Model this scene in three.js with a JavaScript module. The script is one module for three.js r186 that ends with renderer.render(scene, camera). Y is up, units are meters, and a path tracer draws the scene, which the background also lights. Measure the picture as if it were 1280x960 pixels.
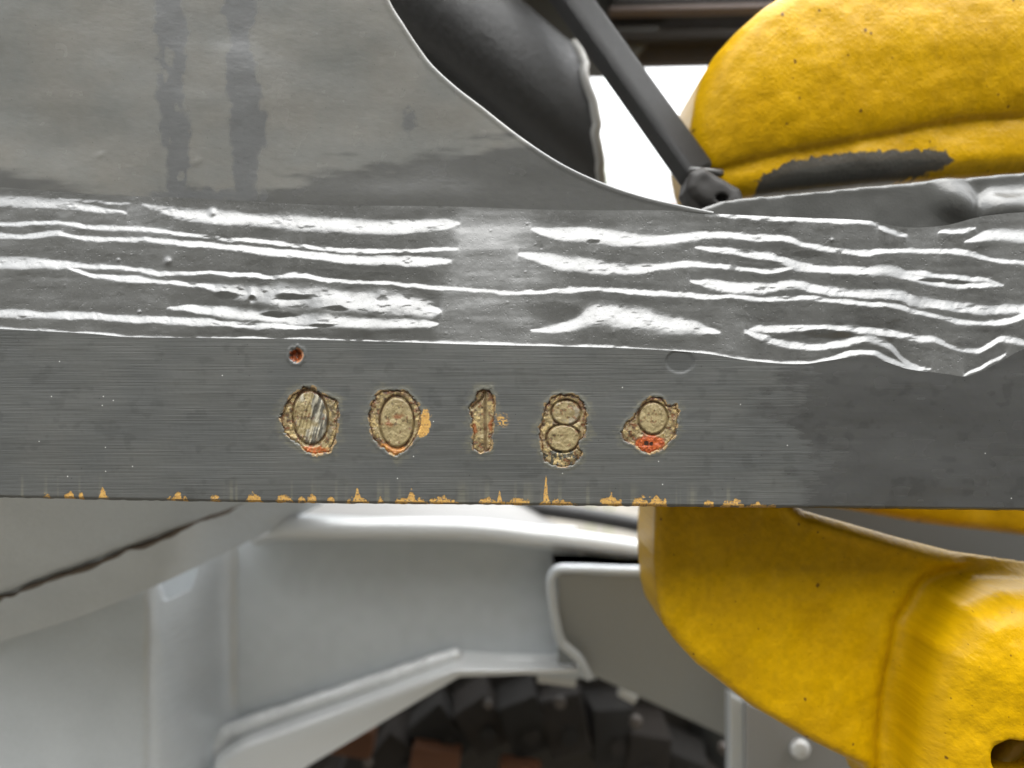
import * as THREE from 'three';
import { RoundedBoxGeometry } from 'three/addons/geometries/RoundedBoxGeometry.js';
import { mergeGeometries } from 'three/addons/utils/BufferGeometryUtils.js';

// ------------------------------------------------------------------ camera, sky, sun, exposure
const U = 0.0002, D = 0.186;                       // metres per photograph pixel on the stamped face; camera distance to it
const scene = new THREE.Scene();
const camera = new THREE.PerspectiveCamera(2 * Math.atan(480 * U / D) * 180 / Math.PI, 4 / 3, 0.01, 400);
camera.position.set(0, 0, D); camera.lookAt(0, 0, 0);
camera.focus = D - 0.001; camera.userData.fStop = 6.2;
const renderer = new THREE.WebGLRenderer({ antialias: true });
renderer.toneMapping = THREE.LinearToneMapping; renderer.toneMappingExposure = 6.6;
renderer.shadowMap.enabled = true;
{                                                   // overcast sky, four times brighter at the zenith than at the horizon
  const w = 256, h = 128, d = new Float32Array(w * h * 4);
  for (let j = 0; j < h; j++) for (let i = 0; i < w; i++) {
    const el = ((j + 0.5) / h - 0.5) * Math.PI, s = Math.max(0, Math.sin(el));
    const L = 0.27 + 1.1 * s * s, o = (j * w + i) * 4;
    d[o] = L * 0.985; d[o + 1] = L; d[o + 2] = L * 1.015; d[o + 3] = 1;
  }
  const t = new THREE.DataTexture(d, w, h, THREE.RGBAFormat, THREE.FloatType);
  t.mapping = THREE.EquirectangularReflectionMapping; t.magFilter = THREE.LinearFilter; t.needsUpdate = true;
  scene.background = t; scene.environment = t;
}
const sun = new THREE.DirectionalLight(new THREE.Color(1, 0.97, 0.92), 0.5);
sun.position.set(0.15, 2.6, 0.9); sun.castShadow = true; sun.shadow.radius = 110; sun.shadow.mapSize.set(2048, 2048);
Object.assign(sun.shadow.camera, { left: -0.6, right: 0.6, top: 0.6, bottom: -0.6, near: 0.1, far: 8 });
scene.add(sun);

// ------------------------------------------------------------------ helpers
const { clamp, lerp, smoothstep } = THREE.MathUtils;
const sst = (a, b, x) => (a <= b ? smoothstep(x, a, b) : 1 - smoothstep(x, b, a));
function hash(x, y, z) {
  let h = Math.imul(x, 374761393) ^ Math.imul(y, 668265263) ^ Math.imul(z, 2147483647 ^ 0x5bd1e995);
  h = Math.imul(h ^ (h >>> 13), 1274126177); h ^= h >>> 16; h = Math.imul(h, 0x85ebca6b); h ^= h >>> 13;
  return (h >>> 0) / 4294967296;
}
function noise(x, y, s = 0) {                       // value noise in -1 .. 1
  const ix = Math.floor(x), iy = Math.floor(y), fx = x - ix, fy = y - iy, a = fx * fx * fx * (fx * (fx * 6 - 15) + 10), b = fy * fy * fy * (fy * (fy * 6 - 15) + 10);
  return 2 * lerp(lerp(hash(ix, iy, s), hash(ix + 1, iy, s), a), lerp(hash(ix, iy + 1, s), hash(ix + 1, iy + 1, s), a), b) - 1;
}
function fbm(x, y, o = 4, s = 0) { let v = 0, a = 0.5, n = 0; for (let i = 0; i < o; i++) { v += a * noise(x, y, s + i * 17); n += a; x = x * 2.03 + 5.1; y = y * 2.03 + 9.7; a *= 0.5; } return v / n; }
function tile(x, y, s, per) { const ix = Math.floor(x), iy = Math.floor(y), fx = x - ix, fy = y - iy, a = fx * fx * (3 - 2 * fx), b = fy * fy * (3 - 2 * fy), m = (v) => ((v % per) + per) % per; return 2 * lerp(lerp(hash(m(ix), m(iy), s), hash(m(ix + 1), m(iy), s), a), lerp(hash(m(ix), m(iy + 1), s), hash(m(ix + 1), m(iy + 1), s), a), b) - 1; }
function tileFbm(x, y, n, per, o, s) { let v = 0, a = 0.5, t = 0; x *= per / n; y *= per / n; for (let i = 0; i < o; i++) { v += a * tile(x, y, s + i * 19, per); t += a; x *= 2; y *= 2; per *= 2; a *= 0.5; } return v / t; }   // repeats every n texels
function noise3(x, y, z, s = 0) { const k = Math.floor(z), f = z - k, t = f * f * (3 - 2 * f); return lerp(noise(x, y, s + k * 131), noise(x, y, s + (k + 1) * 131), t); }
let seed = 7; const rnd = () => hash(seed++, 91, 13);
const W = (px, py, z) => { const s = (D - z) / D; return new THREE.Vector3((px - 640) * U * s, (480 - py) * U * s, z); };   // a point at depth z
const poly2 = (pts, z) => pts.map(([a, b]) => { const p = W(a, b, z); return [p.x, p.y]; });
const curve = (pts) => (x) => {                     // smooth curve through (x, ...values)
  const n = pts.length; let i = 0; while (i < n - 2 && x > pts[i + 1][0]) i++;
  const p1 = pts[i], p2 = pts[i + 1], p0 = pts[Math.max(0, i - 1)], p3 = pts[Math.min(n - 1, i + 2)], t = clamp((x - p1[0]) / (p2[0] - p1[0]), 0, 1), h = p2[0] - p1[0];
  const m1 = (p2[1] - p0[1]) / Math.max(1e-9, p2[0] - p0[0]) * h, m2 = (p3[1] - p1[1]) / Math.max(1e-9, p3[0] - p1[0]) * h, t2 = t * t, t3 = t2 * t;
  return (2 * t3 - 3 * t2 + 1) * p1[1] + (t3 - 2 * t2 + t) * m1 + (-2 * t3 + 3 * t2) * p2[1] + (t3 - t2) * m2;
};
function polySd(pts, x, y) {                        // signed distance to a polygon, negative inside
  let d = Infinity, inside = false;
  for (let i = 0, j = pts.length - 1; i < pts.length; j = i++) {
    const [ax, ay] = pts[j], [bx, by] = pts[i], ex = bx - ax, ey = by - ay, wx = x - ax, wy = y - ay, t = clamp((wx * ex + wy * ey) / (ex * ex + ey * ey), 0, 1);
    const qx = wx - ex * t, qy = wy - ey * t; d = Math.min(d, qx * qx + qy * qy);
    if ((ay > y) !== (by > y) && x < ((bx - ax) * (y - ay)) / (by - ay) + ax) inside = !inside;
  }
  return inside ? -Math.sqrt(d) : Math.sqrt(d);
}
const smin = (a, b, k) => { const h = Math.max(k - Math.abs(a - b), 0) / k; return Math.min(a, b) - h * h * k / 4; };
const smax = (a, b, k) => -smin(-a, -b, k);
function extrudeSd(d2, z, z0, z1, r) {              // rounded extrusion of a 2D distance between depths z0 < z1
  const a = d2 + r, b = Math.abs(z - (z0 + z1) / 2) - (z1 - z0) / 2 + r;
  return Math.min(Math.max(a, b), 0) + Math.hypot(Math.max(a, 0), Math.max(b, 0)) - r;
}
function geo(pos, idx, uv, col) {
  const g = new THREE.BufferGeometry();
  g.setAttribute('position', new THREE.Float32BufferAttribute(pos, 3));
  if (uv) g.setAttribute('uv', new THREE.Float32BufferAttribute(uv, 2));
  if (col) g.setAttribute('color', new THREE.Float32BufferAttribute(col, 3));
  g.setIndex(idx); g.computeVertexNormals(); return g;
}
function grid(nu, nv, fn, extra) {                  // fn(i, j) -> Vector3 ; rows go from far up to down
  const pos = new Float32Array(nu * nv * 3), uv = new Float32Array(nu * nv * 2), col = extra ? new Float32Array(nu * nv * 3) : null, idx = new Uint32Array((nu - 1) * (nv - 1) * 6);
  let n = 0;
  for (let j = 0; j < nv; j++) for (let i = 0; i < nu; i++) {
    const k = j * nu + i, p = fn(i, j); pos[k * 3] = p.x; pos[k * 3 + 1] = p.y; pos[k * 3 + 2] = p.z;
    uv[k * 2] = p.u ?? p.x * 10; uv[k * 2 + 1] = p.v ?? p.y * 10;
    if (col) { const c = extra(i, j); col[k * 3] = c[0]; col[k * 3 + 1] = c[1]; col[k * 3 + 2] = c[2]; }
    if (i < nu - 1 && j < nv - 1) { idx[n++] = k; idx[n++] = k + nu; idx[n++] = k + 1; idx[n++] = k + 1; idx[n++] = k + nu; idx[n++] = k + nu + 1; }
  }
  return geo(pos, new THREE.BufferAttribute(idx, 1), uv, col);
}
function shell(nu, nv, fn, th, extra) {             // a sheet with thickness th towards the back, closed all round
  const f = (i, j, o) => { const p = fn(i / (nu - 1), j / (nv - 1)); if (o) { const q = p.clone(); q.z -= th; return q; } return p; };
  const front = grid(nu, nv, (i, j) => f(i, j, 0)), back = grid(nu, nv, (i, j) => f(nu - 1 - i, j, 1)), rim = [];
  const strip = (list) => grid(list.length, 2, (i, j) => f(list[i][0], list[i][1], j));
  const top = [], bot = [], lef = [], rig = [];
  for (let i = 0; i < nu; i++) { bot.push([i, nv - 1]); top.push([nu - 1 - i, 0]); }
  for (let j = 0; j < nv; j++) { lef.push([0, j]); rig.push([nu - 1, nv - 1 - j]); }
  return mergeGeometries([front, back, strip(top), strip(bot), strip(lef), strip(rig)]);
}
function surfaceNet(sdf, lo, hi, c) {               // naive surface nets; sdf(x, y) returns a function of z for that column
  const nx = Math.ceil((hi[0] - lo[0]) / c) + 1, ny = Math.ceil((hi[1] - lo[1]) / c) + 1, nz = Math.ceil((hi[2] - lo[2]) / c) + 1, v = new Float32Array(nx * ny * nz), at = (i, j, k) => (k * ny + j) * nx + i;
  for (let j = 0; j < ny; j++) for (let i = 0; i < nx; i++) { const f = sdf(lo[0] + i * c, lo[1] + j * c); for (let k = 0; k < nz; k++) v[at(i, j, k)] = (i && j && k && i < nx - 1 && j < ny - 1 && k < nz - 1) ? f(lo[2] + k * c) : 1; }
  const id = new Int32Array(nx * ny * nz).fill(-1), pos = [], idx = [];
  for (let k = 0; k < nz - 1; k++) for (let j = 0; j < ny - 1; j++) for (let i = 0; i < nx - 1; i++) {
    let n = 0, sx = 0, sy = 0, sz = 0, m = 0;
    const q = [v[at(i, j, k)], v[at(i + 1, j, k)], v[at(i, j + 1, k)], v[at(i + 1, j + 1, k)], v[at(i, j, k + 1)], v[at(i + 1, j, k + 1)], v[at(i, j + 1, k + 1)], v[at(i + 1, j + 1, k + 1)]];
    for (let e = 0; e < 8; e++) if (q[e] < 0) m |= 1 << e;
    if (m === 0 || m === 255) continue;
    for (let a = 0; a < 8; a++) for (let s = 1; s < 8; s <<= 1) { const b = a | s; if (b === a || (m >> a & 1) === (m >> b & 1)) continue; const t = q[a] / (q[a] - q[b]); sx += (a & 1) + (s === 1 ? t : 0); sy += (a >> 1 & 1) + (s === 2 ? t : 0); sz += (a >> 2 & 1) + (s === 4 ? t : 0); n++; }
    id[at(i, j, k)] = pos.length / 3; pos.push(lo[0] + (i + sx / n) * c, lo[1] + (j + sy / n) * c, lo[2] + (k + sz / n) * c);
  }
  const quad = (a, b, d, e, f) => { if (a < 0 || b < 0 || d < 0 || e < 0) return; if (f) idx.push(a, b, d, a, d, e); else idx.push(a, d, b, a, e, d); };
  for (let k = 1; k < nz - 1; k++) for (let j = 1; j < ny - 1; j++) for (let i = 1; i < nx - 1; i++) {
    const s = v[at(i, j, k)] < 0;
    if (s !== v[at(i + 1, j, k)] < 0) quad(id[at(i, j - 1, k - 1)], id[at(i, j, k - 1)], id[at(i, j, k)], id[at(i, j - 1, k)], s);
    if (s !== v[at(i, j + 1, k)] < 0) quad(id[at(i - 1, j, k - 1)], id[at(i - 1, j, k)], id[at(i, j, k)], id[at(i, j, k - 1)], s);
    if (s !== v[at(i, j, k + 1)] < 0) quad(id[at(i - 1, j - 1, k)], id[at(i, j - 1, k)], id[at(i, j, k)], id[at(i - 1, j, k)], s);
  }
  const uv = []; for (let n = 0; n < pos.length; n += 3) uv.push(pos[n] * 5, pos[n + 1] * 5);
  return geo(pos, idx, uv);
}
function tubeAlong(pts, r, seg = 60, rad = 10, bump = 0, freq = 900) {   // a rod or weld bead along 3D points; bump ripples it
  const c = new THREE.CatmullRomCurve3(pts, false, 'centripetal'), g = new THREE.TubeGeometry(c, seg, r, rad, false), P = g.attributes.position, N = g.attributes.normal, L = c.getLength();
  if (bump) for (let n = 0; n < P.count; n++) {
    const row = Math.floor(n / (rad + 1)), s = row / seg * L, a = n % (rad + 1) % rad;
    const d = bump * (0.35 * Math.abs(Math.sin(s * freq + 1.3 * noise(s * freq * 0.2, 4, 8))) - 0.2 + 0.9 * fbm(s * freq * 0.35, Math.cos(a / rad * 6.283) * 1.6 + 7, 2, 3) + 0.3 * noise(s * freq * 1.3, a * 0.9, 5));
    P.setXYZ(n, P.getX(n) + N.getX(n) * d, P.getY(n) + N.getY(n) * d, P.getZ(n) + N.getZ(n) * d);
  }
  const caps = [0, seg].map((row) => { const s = new THREE.SphereGeometry(r * 0.99, 10, 8); const p = c.getPoint(row / seg); s.translate(p.x, p.y, p.z); return s; });
  g.computeVertexNormals(); return mergeGeometries([g, ...caps]);
}
function slab(pts, z, th, bevel = 0.0006) {         // a flat plate cut to an outline, front face at depth z
  const s = new THREE.Shape(pts.map(([a, b]) => { const p = W(a, b, z); return new THREE.Vector2(p.x, p.y); }));
  const g = new THREE.ExtrudeGeometry(s, { depth: th - 2 * bevel, bevelThickness: bevel, bevelSize: bevel, bevelOffset: -bevel, bevelSegments: 3, curveSegments: 8 });
  g.translate(0, 0, z - th + bevel); return g;
}
function tex(w, h, fn, srgb = false, wrap = false) {   // fn(x, y) -> [r, g, b] in 0..1 (linear unless srgb)
  const d = new Uint8Array(w * h * 4);
  for (let y = 0; y < h; y++) for (let x = 0; x < w; x++) { const c = fn(x, y), o = (y * w + x) * 4; for (let k = 0; k < 3; k++) d[o + k] = clamp(c[k] ?? c[0], 0, 1) * 255 + 0.5; d[o + 3] = 255; }
  const t = new THREE.DataTexture(d, w, h); t.magFilter = THREE.LinearFilter; t.minFilter = THREE.LinearFilter; if (srgb) t.colorSpace = THREE.SRGBColorSpace;
  if (wrap) t.wrapS = t.wrapT = THREE.RepeatWrapping; t.needsUpdate = true; return t;
}
const toS = (v) => (v <= 0.0031308 ? 12.92 * v : 1.055 * Math.pow(v, 1 / 2.4) - 0.055), s3 = (c) => [toS(c[0]), toS(c[1]), toS(c[2])];
const mix3 = (a, b, t) => [lerp(a[0], b[0], t), lerp(a[1], b[1], t), lerp(a[2], b[2], t)];
const mat = (rgb, rough, o = {}) => { const m = new (o.physical ? THREE.MeshPhysicalMaterial : THREE.MeshStandardMaterial)({ roughness: rough }); m.color.setRGB(...rgb); const { physical, ...rest } = o; Object.assign(m, rest); return m; };
function part(name, g, m, parent = scene, label) { const o = new THREE.Mesh(g, m); o.name = name; o.castShadow = o.receiveShadow = true; parent.add(o); if (label) o.userData.label = label; return o; }
function thing(name, label, category, at = [0, 0, 0]) { const o = new THREE.Group(); o.name = name; o.userData = { label, category }; scene.add(o); return o; }
const tag = (o, label, category, kind) => { o.userData = kind ? { label, kind } : { label, category }; return o; };

// ------------------------------------------------------------------ grain shared by several paints
const peel = tex(512, 512, (x, y) => { return [0.5 + 0.5 * tileFbm(x, y, 512, 40, 3, 40)]; }, false, true);
const fine = tex(512, 512, (x, y) => [0.5 + 0.35 * tileFbm(x, y, 512, 13, 3, 60) + 0.25 * tileFbm(x, y, 512, 170, 1, 61)], false, true);
const rep = (t, n) => { const c = t.clone(); c.repeat.set(n, n); c.needsUpdate = true; return c; };

// ------------------------------------------------------------------ setting: yard ground and an unseen wall added for the paint to mirror
{
  const g = new THREE.PlaneGeometry(120, 120, 1, 1); g.rotateX(-Math.PI / 2); g.translate(0, -0.95, 0);
  const gt = tex(512, 512, (x, y) => { const n = fbm(x / 30, y / 30, 5, 80), k = hash(x, y, 5); return s3(mix3([0.075, 0.068, 0.055], [0.14, 0.127, 0.105], clamp(0.5 + n + (k - 0.5) * 0.4, 0, 1))); }, true, true);  // colours lowered in place of the shade the machine would throw here
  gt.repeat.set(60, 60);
  tag(part('ground', g, mat([1, 1, 1], 0.95, { map: gt })), 'gravel yard ground under the machine, darkened to stand in for its shade', null, 'structure');
}

let machine;
{
  const g = new THREE.BoxGeometry(9, 2.5, 0.3); g.translate(0, 0.3, 2.05);
  tag(part('added_wall', g, mat([0.2, 0.198, 0.175], 0.9, { bumpMap: rep(fine, 20), bumpScale: 0.004 })), 'plain rendered wall added out of view for the paint to mirror', 'wall');
  machine = thing('added_machine_parts', 'added grey deck, housings and tyre round the frame, placed to shade it and darken its reflections', 'machine'); const o = machine, dm = mat([0.06, 0.06, 0.0565], 0.5);
  part('added_deck', new RoundedBoxGeometry(0.85, 0.012, 0.125, 3, 0.004).translate(-0.365, 0.2, -0.115), dm, o);  // added out of view to block skylight behind the web
  part('added_slit_backing', new RoundedBoxGeometry(0.32, 0.22, 0.12, 4, 0.02).translate(0.25, -0.14, -0.23), dm, o);  // added behind the slit to keep bright sky out of it
  part('added_housing', new RoundedBoxGeometry(0.6, 0.8, 0.4, 4, 0.02).translate(-0.41, -0.1, -0.46), dm, o);  // added out of view to block skylight from behind
}

{
  const C = new THREE.Vector3(0.56, -0.4, 0.62), rub = mat([0.025, 0.024, 0.023], 0.75);
  const prof = [[0.24, -0.1], [0.34, -0.125], [0.46, -0.12], [0.51, -0.09], [0.52, 0], [0.51, 0.09], [0.46, 0.12], [0.34, 0.125], [0.24, 0.1], [0.24, -0.1]].map(([a, b]) => new THREE.Vector2(a, b));
  const o = part('wheel', new THREE.LatheGeometry(prof, 72).rotateZ(Math.PI / 2).translate(C.x, C.y, C.z), rub, machine, 'unseen black rubber tyre added for the right end of the frame to mirror');  // added out of view to darken the right end by reflection
  part('rim', new THREE.LatheGeometry([[0.001, -0.03], [0.12, -0.03], [0.2, -0.06], [0.243, -0.1], [0.243, 0.1], [0.2, 0.05], [0.001, 0.03]].map(([a, b]) => new THREE.Vector2(a, b)), 48).rotateZ(Math.PI / 2).translate(C.x, C.y, C.z), mat([0.4, 0.24, 0.001], 0.5), o);
  const lug = new RoundedBoxGeometry(0.105, 0.045, 0.03, 2, 0.006);
  for (let k = 0; k < 40; k++) { const a = k / 40 * Math.PI * 2, side = k % 2 ? 1 : -1, m = part('tread_lug', lug, rub, o); m.position.set(C.x + side * 0.058, C.y + Math.cos(a) * 0.525, C.z + Math.sin(a) * 0.525); m.rotation.set(a, 0, 0); m.rotateY(side * 0.5); }
}

// ------------------------------------------------------------------ chassis frame: web plate, weld seam, stamped bar
const weldBot = curve([[-40, 408], [0, 411], [112, 417], [157, 421], [262, 422.5], [375, 424], [480, 427], [609, 431], [702, 433], [800, 436], [882, 442], [939, 451], [1002, 455], [1040, 450], [1070, 446], [1100, 450], [1134, 461], [1180, 467], [1210, 470], [1245, 455], [1280, 436], [1320, 428]]);
const weldTop = curve([[-40, 231], [0, 234], [120, 243], [250, 248], [400, 256], [560, 258], [680, 262], [760, 263], [830, 263], [890, 267], [1000, 272], [1087, 276], [1130, 284], [1180, 282], [1230, 270], [1320, 262]]);
const barBottom = curve([[-40, 621], [0, 622], [200, 626], [400, 629], [700, 632], [900, 634], [1100, 636], [1320, 639]]);
const ZWEB = -0.0088;
// crests and steps of the weld beads that look up at the sky; they stop mid-seam, shaping a dark reflection in: [x, y, half height]
const crests = [
  [[-40, 250, 8], [0, 251, 8], [60, 254, 6.5], [120, 262, 4.5], [160, 267.5, 0]],
  [[70, 248.5, 0], [100, 250.5, 1.3], [170, 254.5, 0]],
  [[176, 256, 0], [225, 267, 8], [281, 272, 10], [375, 279, 10.5], [480, 284, 10], [545, 282, 8.5], [556, 281, 7], [575, 280, 0]],
  [[-40, 283, 1.5], [0, 282, 1.5], [67, 279, 1.6], [112, 284, 1.6], [180, 288, 1.7], [262, 297, 1.8], [319, 302, 1.8], [375, 308, 2], [412, 312, 2.2], [480, 314, 2.4], [540, 312, 2], [575, 311, 0]],
  [[-40, 295, 2], [0, 295, 2.2], [37, 296, 2], [71, 292.5, 3], [94, 297, 2.4], [161, 300, 2.2], [225, 304, 3.2], [300, 311, 4], [375, 319, 5], [480, 327, 6.5], [545, 327, 5], [565, 327, 0]],
  [[-40, 327, 8.5], [0, 328, 8.5], [75, 331, 5.5], [94, 331, 2.6], [150, 336.5, 2], [225, 343, 1.8], [262, 342, 1.8], [319, 345, 2.2], [337, 347, 2.2], [375, 344.5, 2.4], [412, 351, 2.2], [480, 354, 2], [545, 359, 1.8], [582, 362, 1.3], [640, 366, 1], [672, 366, 1.6], [721, 362, 2.4], [770, 363, 2.8], [815, 368, 3], [860, 370, 2.6], [920, 371, 2.4]],
  [[82, 334, 0], [127, 346, 2.6], [187, 351, 2.6], [238, 357, 1.6], [246, 358, 0]],
  [[238, 355, 0], [285, 363, 9], [337, 369, 17], [400, 374, 20], [480, 379, 21], [520, 383, 18], [537, 388, 13], [552, 390, 0]],
  [[208, 386, 0], [250, 387, 6], [300, 392, 9], [360, 398, 9], [420, 403, 9], [490, 405, 8], [535, 405, 5], [548, 405, 0]],
  [[-40, 392, 5], [0, 393, 5.5], [112, 396, 4.6], [180, 400, 4.6], [260, 404, 5], [340, 408, 4], [400, 410, 0]],
  [[-40, 409, 2.4], [0, 412, 2.4], [112, 418, 2], [157, 422, 2.2], [262, 423.5, 2.2], [375, 425, 2.2], [480, 428, 2.2], [609, 432, 1.8], [702, 434, 2.6], [815, 438, 3], [882, 443, 3], [939, 452, 3], [1002, 455.5, 3.2], [1040, 449.5, 3.6], [1062, 443, 4], [1092, 442, 3.4], [1111, 451, 4], [1134, 461, 3], [1160, 465, 0]],
  [[664, 285, 0], [690, 291, 7], [740, 294, 10], [790, 300, 9], [830, 300, 6], [886, 294, 4], [950, 298, 4.2], [987, 299.5, 3.4], [1010, 308, 3], [1055, 314, 2.6], [1085, 317, 3.4], [1111, 313, 2.6], [1175, 314, 2.2], [1205, 315, 2.8], [1235, 323, 2], [1280, 329, 2], [1320, 331, 2]],
  [[648, 319, 0], [665, 321, 4.5], [702, 328, 10], [745, 334, 10], [777, 337, 8], [815, 335, 5], [875, 331, 2.5], [912, 335, 2.2], [957, 340, 2.6], [985, 335, 3], [1000, 331, 0]],
  [[868, 309, 0], [900, 313, 4.5], [927, 316, 4.5], [972, 322, 5], [995, 332, 6], [1040, 338, 5], [1081, 339, 5.5], [1111, 338, 8], [1137, 346, 6], [1160, 352, 5], [1200, 357, 4], [1231, 357, 3], [1254, 357, 0]],
  [[1120, 341, 0], [1145, 341, 2.2], [1175, 344, 2.4], [1231, 350, 2.8], [1256, 357, 0]],
  [[862, 350, 0], [890, 356, 5.5], [930, 360, 6.5], [961, 360, 7], [995, 355, 6], [1017, 361, 5], [1062, 367, 6], [1122, 369, 8], [1145, 377, 8], [1175, 381, 6], [1224, 387, 6.5], [1280, 386, 5], [1320, 386, 5]],
  [[905, 371, 0], [920, 371, 2.4], [957, 374, 2.4], [1010, 372, 2.6], [1062, 379, 2.6], [1122, 384, 2.4], [1160, 394, 2.4], [1197, 403, 3], [1235, 404, 3.2], [1265, 400, 3.6], [1285, 392, 4], [1320, 390, 3]],
  [[662, 414, 0], [700, 410, 6], [735, 395, 17], [775, 395, 19], [815, 402, 17], [855, 409, 12], [885, 413, 6], [900, 415, 0]],
  [[936, 413, 0], [950, 412, 4.5], [1010, 411, 4.5], [1062, 412, 6], [1100, 416, 4.5], [1137, 421, 4], [1170, 425, 3.5], [1182, 428, 0]],
  [[930, 414, 0], [950, 421, 4], [980, 430, 4.5], [1017, 434, 3.5], [1055, 429, 4.5], [1085, 424, 6], [1111, 433, 5.5], [1126, 448, 4.5], [1140, 459, 4.5], [1165, 462, 0]],
  [[1168, 427, 0], [1200, 436, 3], [1222, 440, 3], [1238, 432, 3.5], [1250, 424, 4], [1265, 425, 5], [1285, 429, 3], [1320, 431, 3]],
  [[1204, 471, 0], [1215, 466, 1.6], [1228, 460, 1.6], [1250, 448, 1.6], [1258, 444, 0]],
  [[1098, 284, 0], [1106, 287, 2.4], [1126, 293, 2], [1134, 296, 0]], [[1172, 291, 0], [1190, 289, 2], [1212, 287, 2], [1220, 286, 0]],
  [[1205, 303, 0], [1225, 297, 5], [1250, 294, 8], [1275, 296, 8], [1320, 296, 8]],
  [[880, 268, 1.6], [924, 271, 2.2], [1010, 275.5, 2.4], [1062, 276, 2.6], [1087, 279, 1.8], [1096, 283, 0]],
].map((s) => ({ x0: s[0][0], x1: s[s.length - 1][0], y: curve(s), h: curve(s.map((p) => [p[0], p[2]])) }));
const hollows = [[283, 369, 15, 5], [367, 371, 22, 5], [350, 393, 24, 3.6], [402, 407, 15, 3], [420, 386, 14, 3], [315, 373, 4, 3], [693, 390, 34, 13], [742, 301, 8, 3], [1035, 418, 34, 6], [1010, 318, 20, 4], [1165, 350, 18, 3], [1196, 352, 16, 2.5]];
const smaxB = (a, b) => { const h = Math.max(0.3 - Math.abs(a - b), 0) / 0.3; return Math.max(a, b) + h * h * 0.075; };
const COLS = 1150, ROWS = 250, X0 = -30, X1 = 1310, colX = (i) => lerp(X0, X1, i / (COLS - 1));
const zWeld = new Float32Array(COLS * ROWS);        // row 0 at the bar, last row at the web
{
  const base = new Float32Array(COLS), Bs = new Float32Array(COLS * ROWS);
  const tb = Math.tan(0.68), tgt = -ZWEB / U;
  for (let i = 0; i < COLS; i++) {
    const x = colX(i), bot = weldBot(x), top = weldTop(x), dp = (bot - top) / (ROWS - 1); let sum = 0;
    const live = crests.filter((c) => x > c.x0 && x < c.x1).map((c) => [c.y(x), Math.max(0, c.h(x))]);
    for (let j = 0; j < ROWS; j++) {
      const y0 = bot - j * dp, y = y0 + fbm(x * 0.035, y0 * 0.09, 3, 11) * 2.4 + fbm(x * 0.16, y0 * 0.3, 2, 12) * 0.9, soft = 1.0 + 1.6 * (0.5 + 0.5 * noise(x / 45, y0 / 12, 15)) * sst(540, 700, x); let b = 0;
      for (const [cy, h] of live) if (h > 0.15) { const d = Math.abs(y - cy) / h, s = Math.min(0.95, soft / h); b = smaxB(b, lerp(1, 0.76, sst(4, 11, h)) * (0.15 * (1 - sst(1 - s, 1 + s, d)) + 0.85 * (1 - sst(0.1, 1.2 + 3 / h, d)))); }
      for (const [hx, hy, rx, ry] of hollows) { const q = Math.hypot((x - hx) / rx, (y - hy) / ry); if (q < 1.3) b *= sst(0.75, 1.2, q); }
      { const m = fbm(x / 15, y0 / 4.5, 3, 16); b *= 1 - 0.5 * sst(0.34, 0.6, m) + 0.3 * fbm(x / 28, y0 / 9, 3, 19); } Bs[i * ROWS + j] = b; sum += b * dp;
    }
    const H = bot - top; base[i] = (tgt - sum * tb) / Math.max(10, H - sum);
  }
  for (let p = 0; p < 3; p++) { const s = base.slice(); for (let i = 0; i < COLS; i++) { let a = 0, n = 0; for (let k = -14; k <= 14; k++) if (s[i + k] !== undefined) { a += s[i + k]; n++; } base[i] = a / n; } }
  // the surface whose slopes fit these steps best, fixed at the bar and at the web (line relaxation, column by column)
  const dx = (X1 - X0) / (COLS - 1), lam = 0.09, g = new Float32Array(COLS * ROWS), dys = new Float32Array(COLS), M = ROWS - 2, cp = new Float64Array(M), dv = new Float64Array(M);
  for (let i = 0; i < COLS; i++) { const x = colX(i), dy = (weldBot(x) - weldTop(x)) / (ROWS - 1); dys[i] = dy; for (let j = 0; j < ROWS; j++) { { const y = weldBot(x) - j * dy, web = x < 900 ? sst(weldTop(x), weldTop(x) + 26, y) : 1; g[i * ROWS + j] = -(lerp(base[i], tb, Bs[i * ROWS + j]) * (0.25 + 0.75 * web) + 0.08 * fbm(x / 55, y / 7, 3, 13) + (0.015 + 0.05 * Bs[i * ROWS + j]) * noise(x / 3, y / 2.4, 14)); } zWeld[i * ROWS + j] = -tgt * j / (ROWS - 1); } }
  for (let it = 0; it < 70; it++) for (let q = 0; q < COLS; q++) {
    const i = it & 1 ? COLS - 1 - q : q, dy = dys[i], wy = 1 / (dy * dy), o = i * ROWS, L = i > 0 ? o - ROWS : -1, R = i < COLS - 1 ? o + ROWS : -1, wx = lam / (dx * dx), wn = (L >= 0 ? wx : 0) + (R >= 0 ? wx : 0);
    for (let m = 0; m < M; m++) {
      const j = m + 1; let rhs = (g[o + j - 1] - g[o + j]) / dy + (L >= 0 ? wx * zWeld[L + j] : 0) + (R >= 0 ? wx * zWeld[R + j] : 0);
      if (m === M - 1) rhs += wy * -tgt;
      const den = 2 * wy + wn + (m ? wy * cp[m - 1] : 0); cp[m] = -wy / den; dv[m] = (rhs + (m ? wy * dv[m - 1] : 0)) / den;
    }
    for (let m = M - 1; m >= 0; m--) zWeld[o + m + 1] = dv[m] - (m < M - 1 ? cp[m] * zWeld[o + m + 2] : 0);
  }
}
const grey = [0.06, 0.061, 0.058];
const frame = thing('chassis_frame', 'dark grey painted steel frame with rippled weld seam and stamped numbers 00180', 'frame');
const flat = (p, su, ou, sv, ov) => { p.u = p.x * su + ou; p.v = ov - p.y * sv; return p; };   // uv in metres across the plate's own face
const barUv = (p) => flat(p, 1 / 0.256, 0.5, 1 / 0.0512, 80 / 256);
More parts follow.
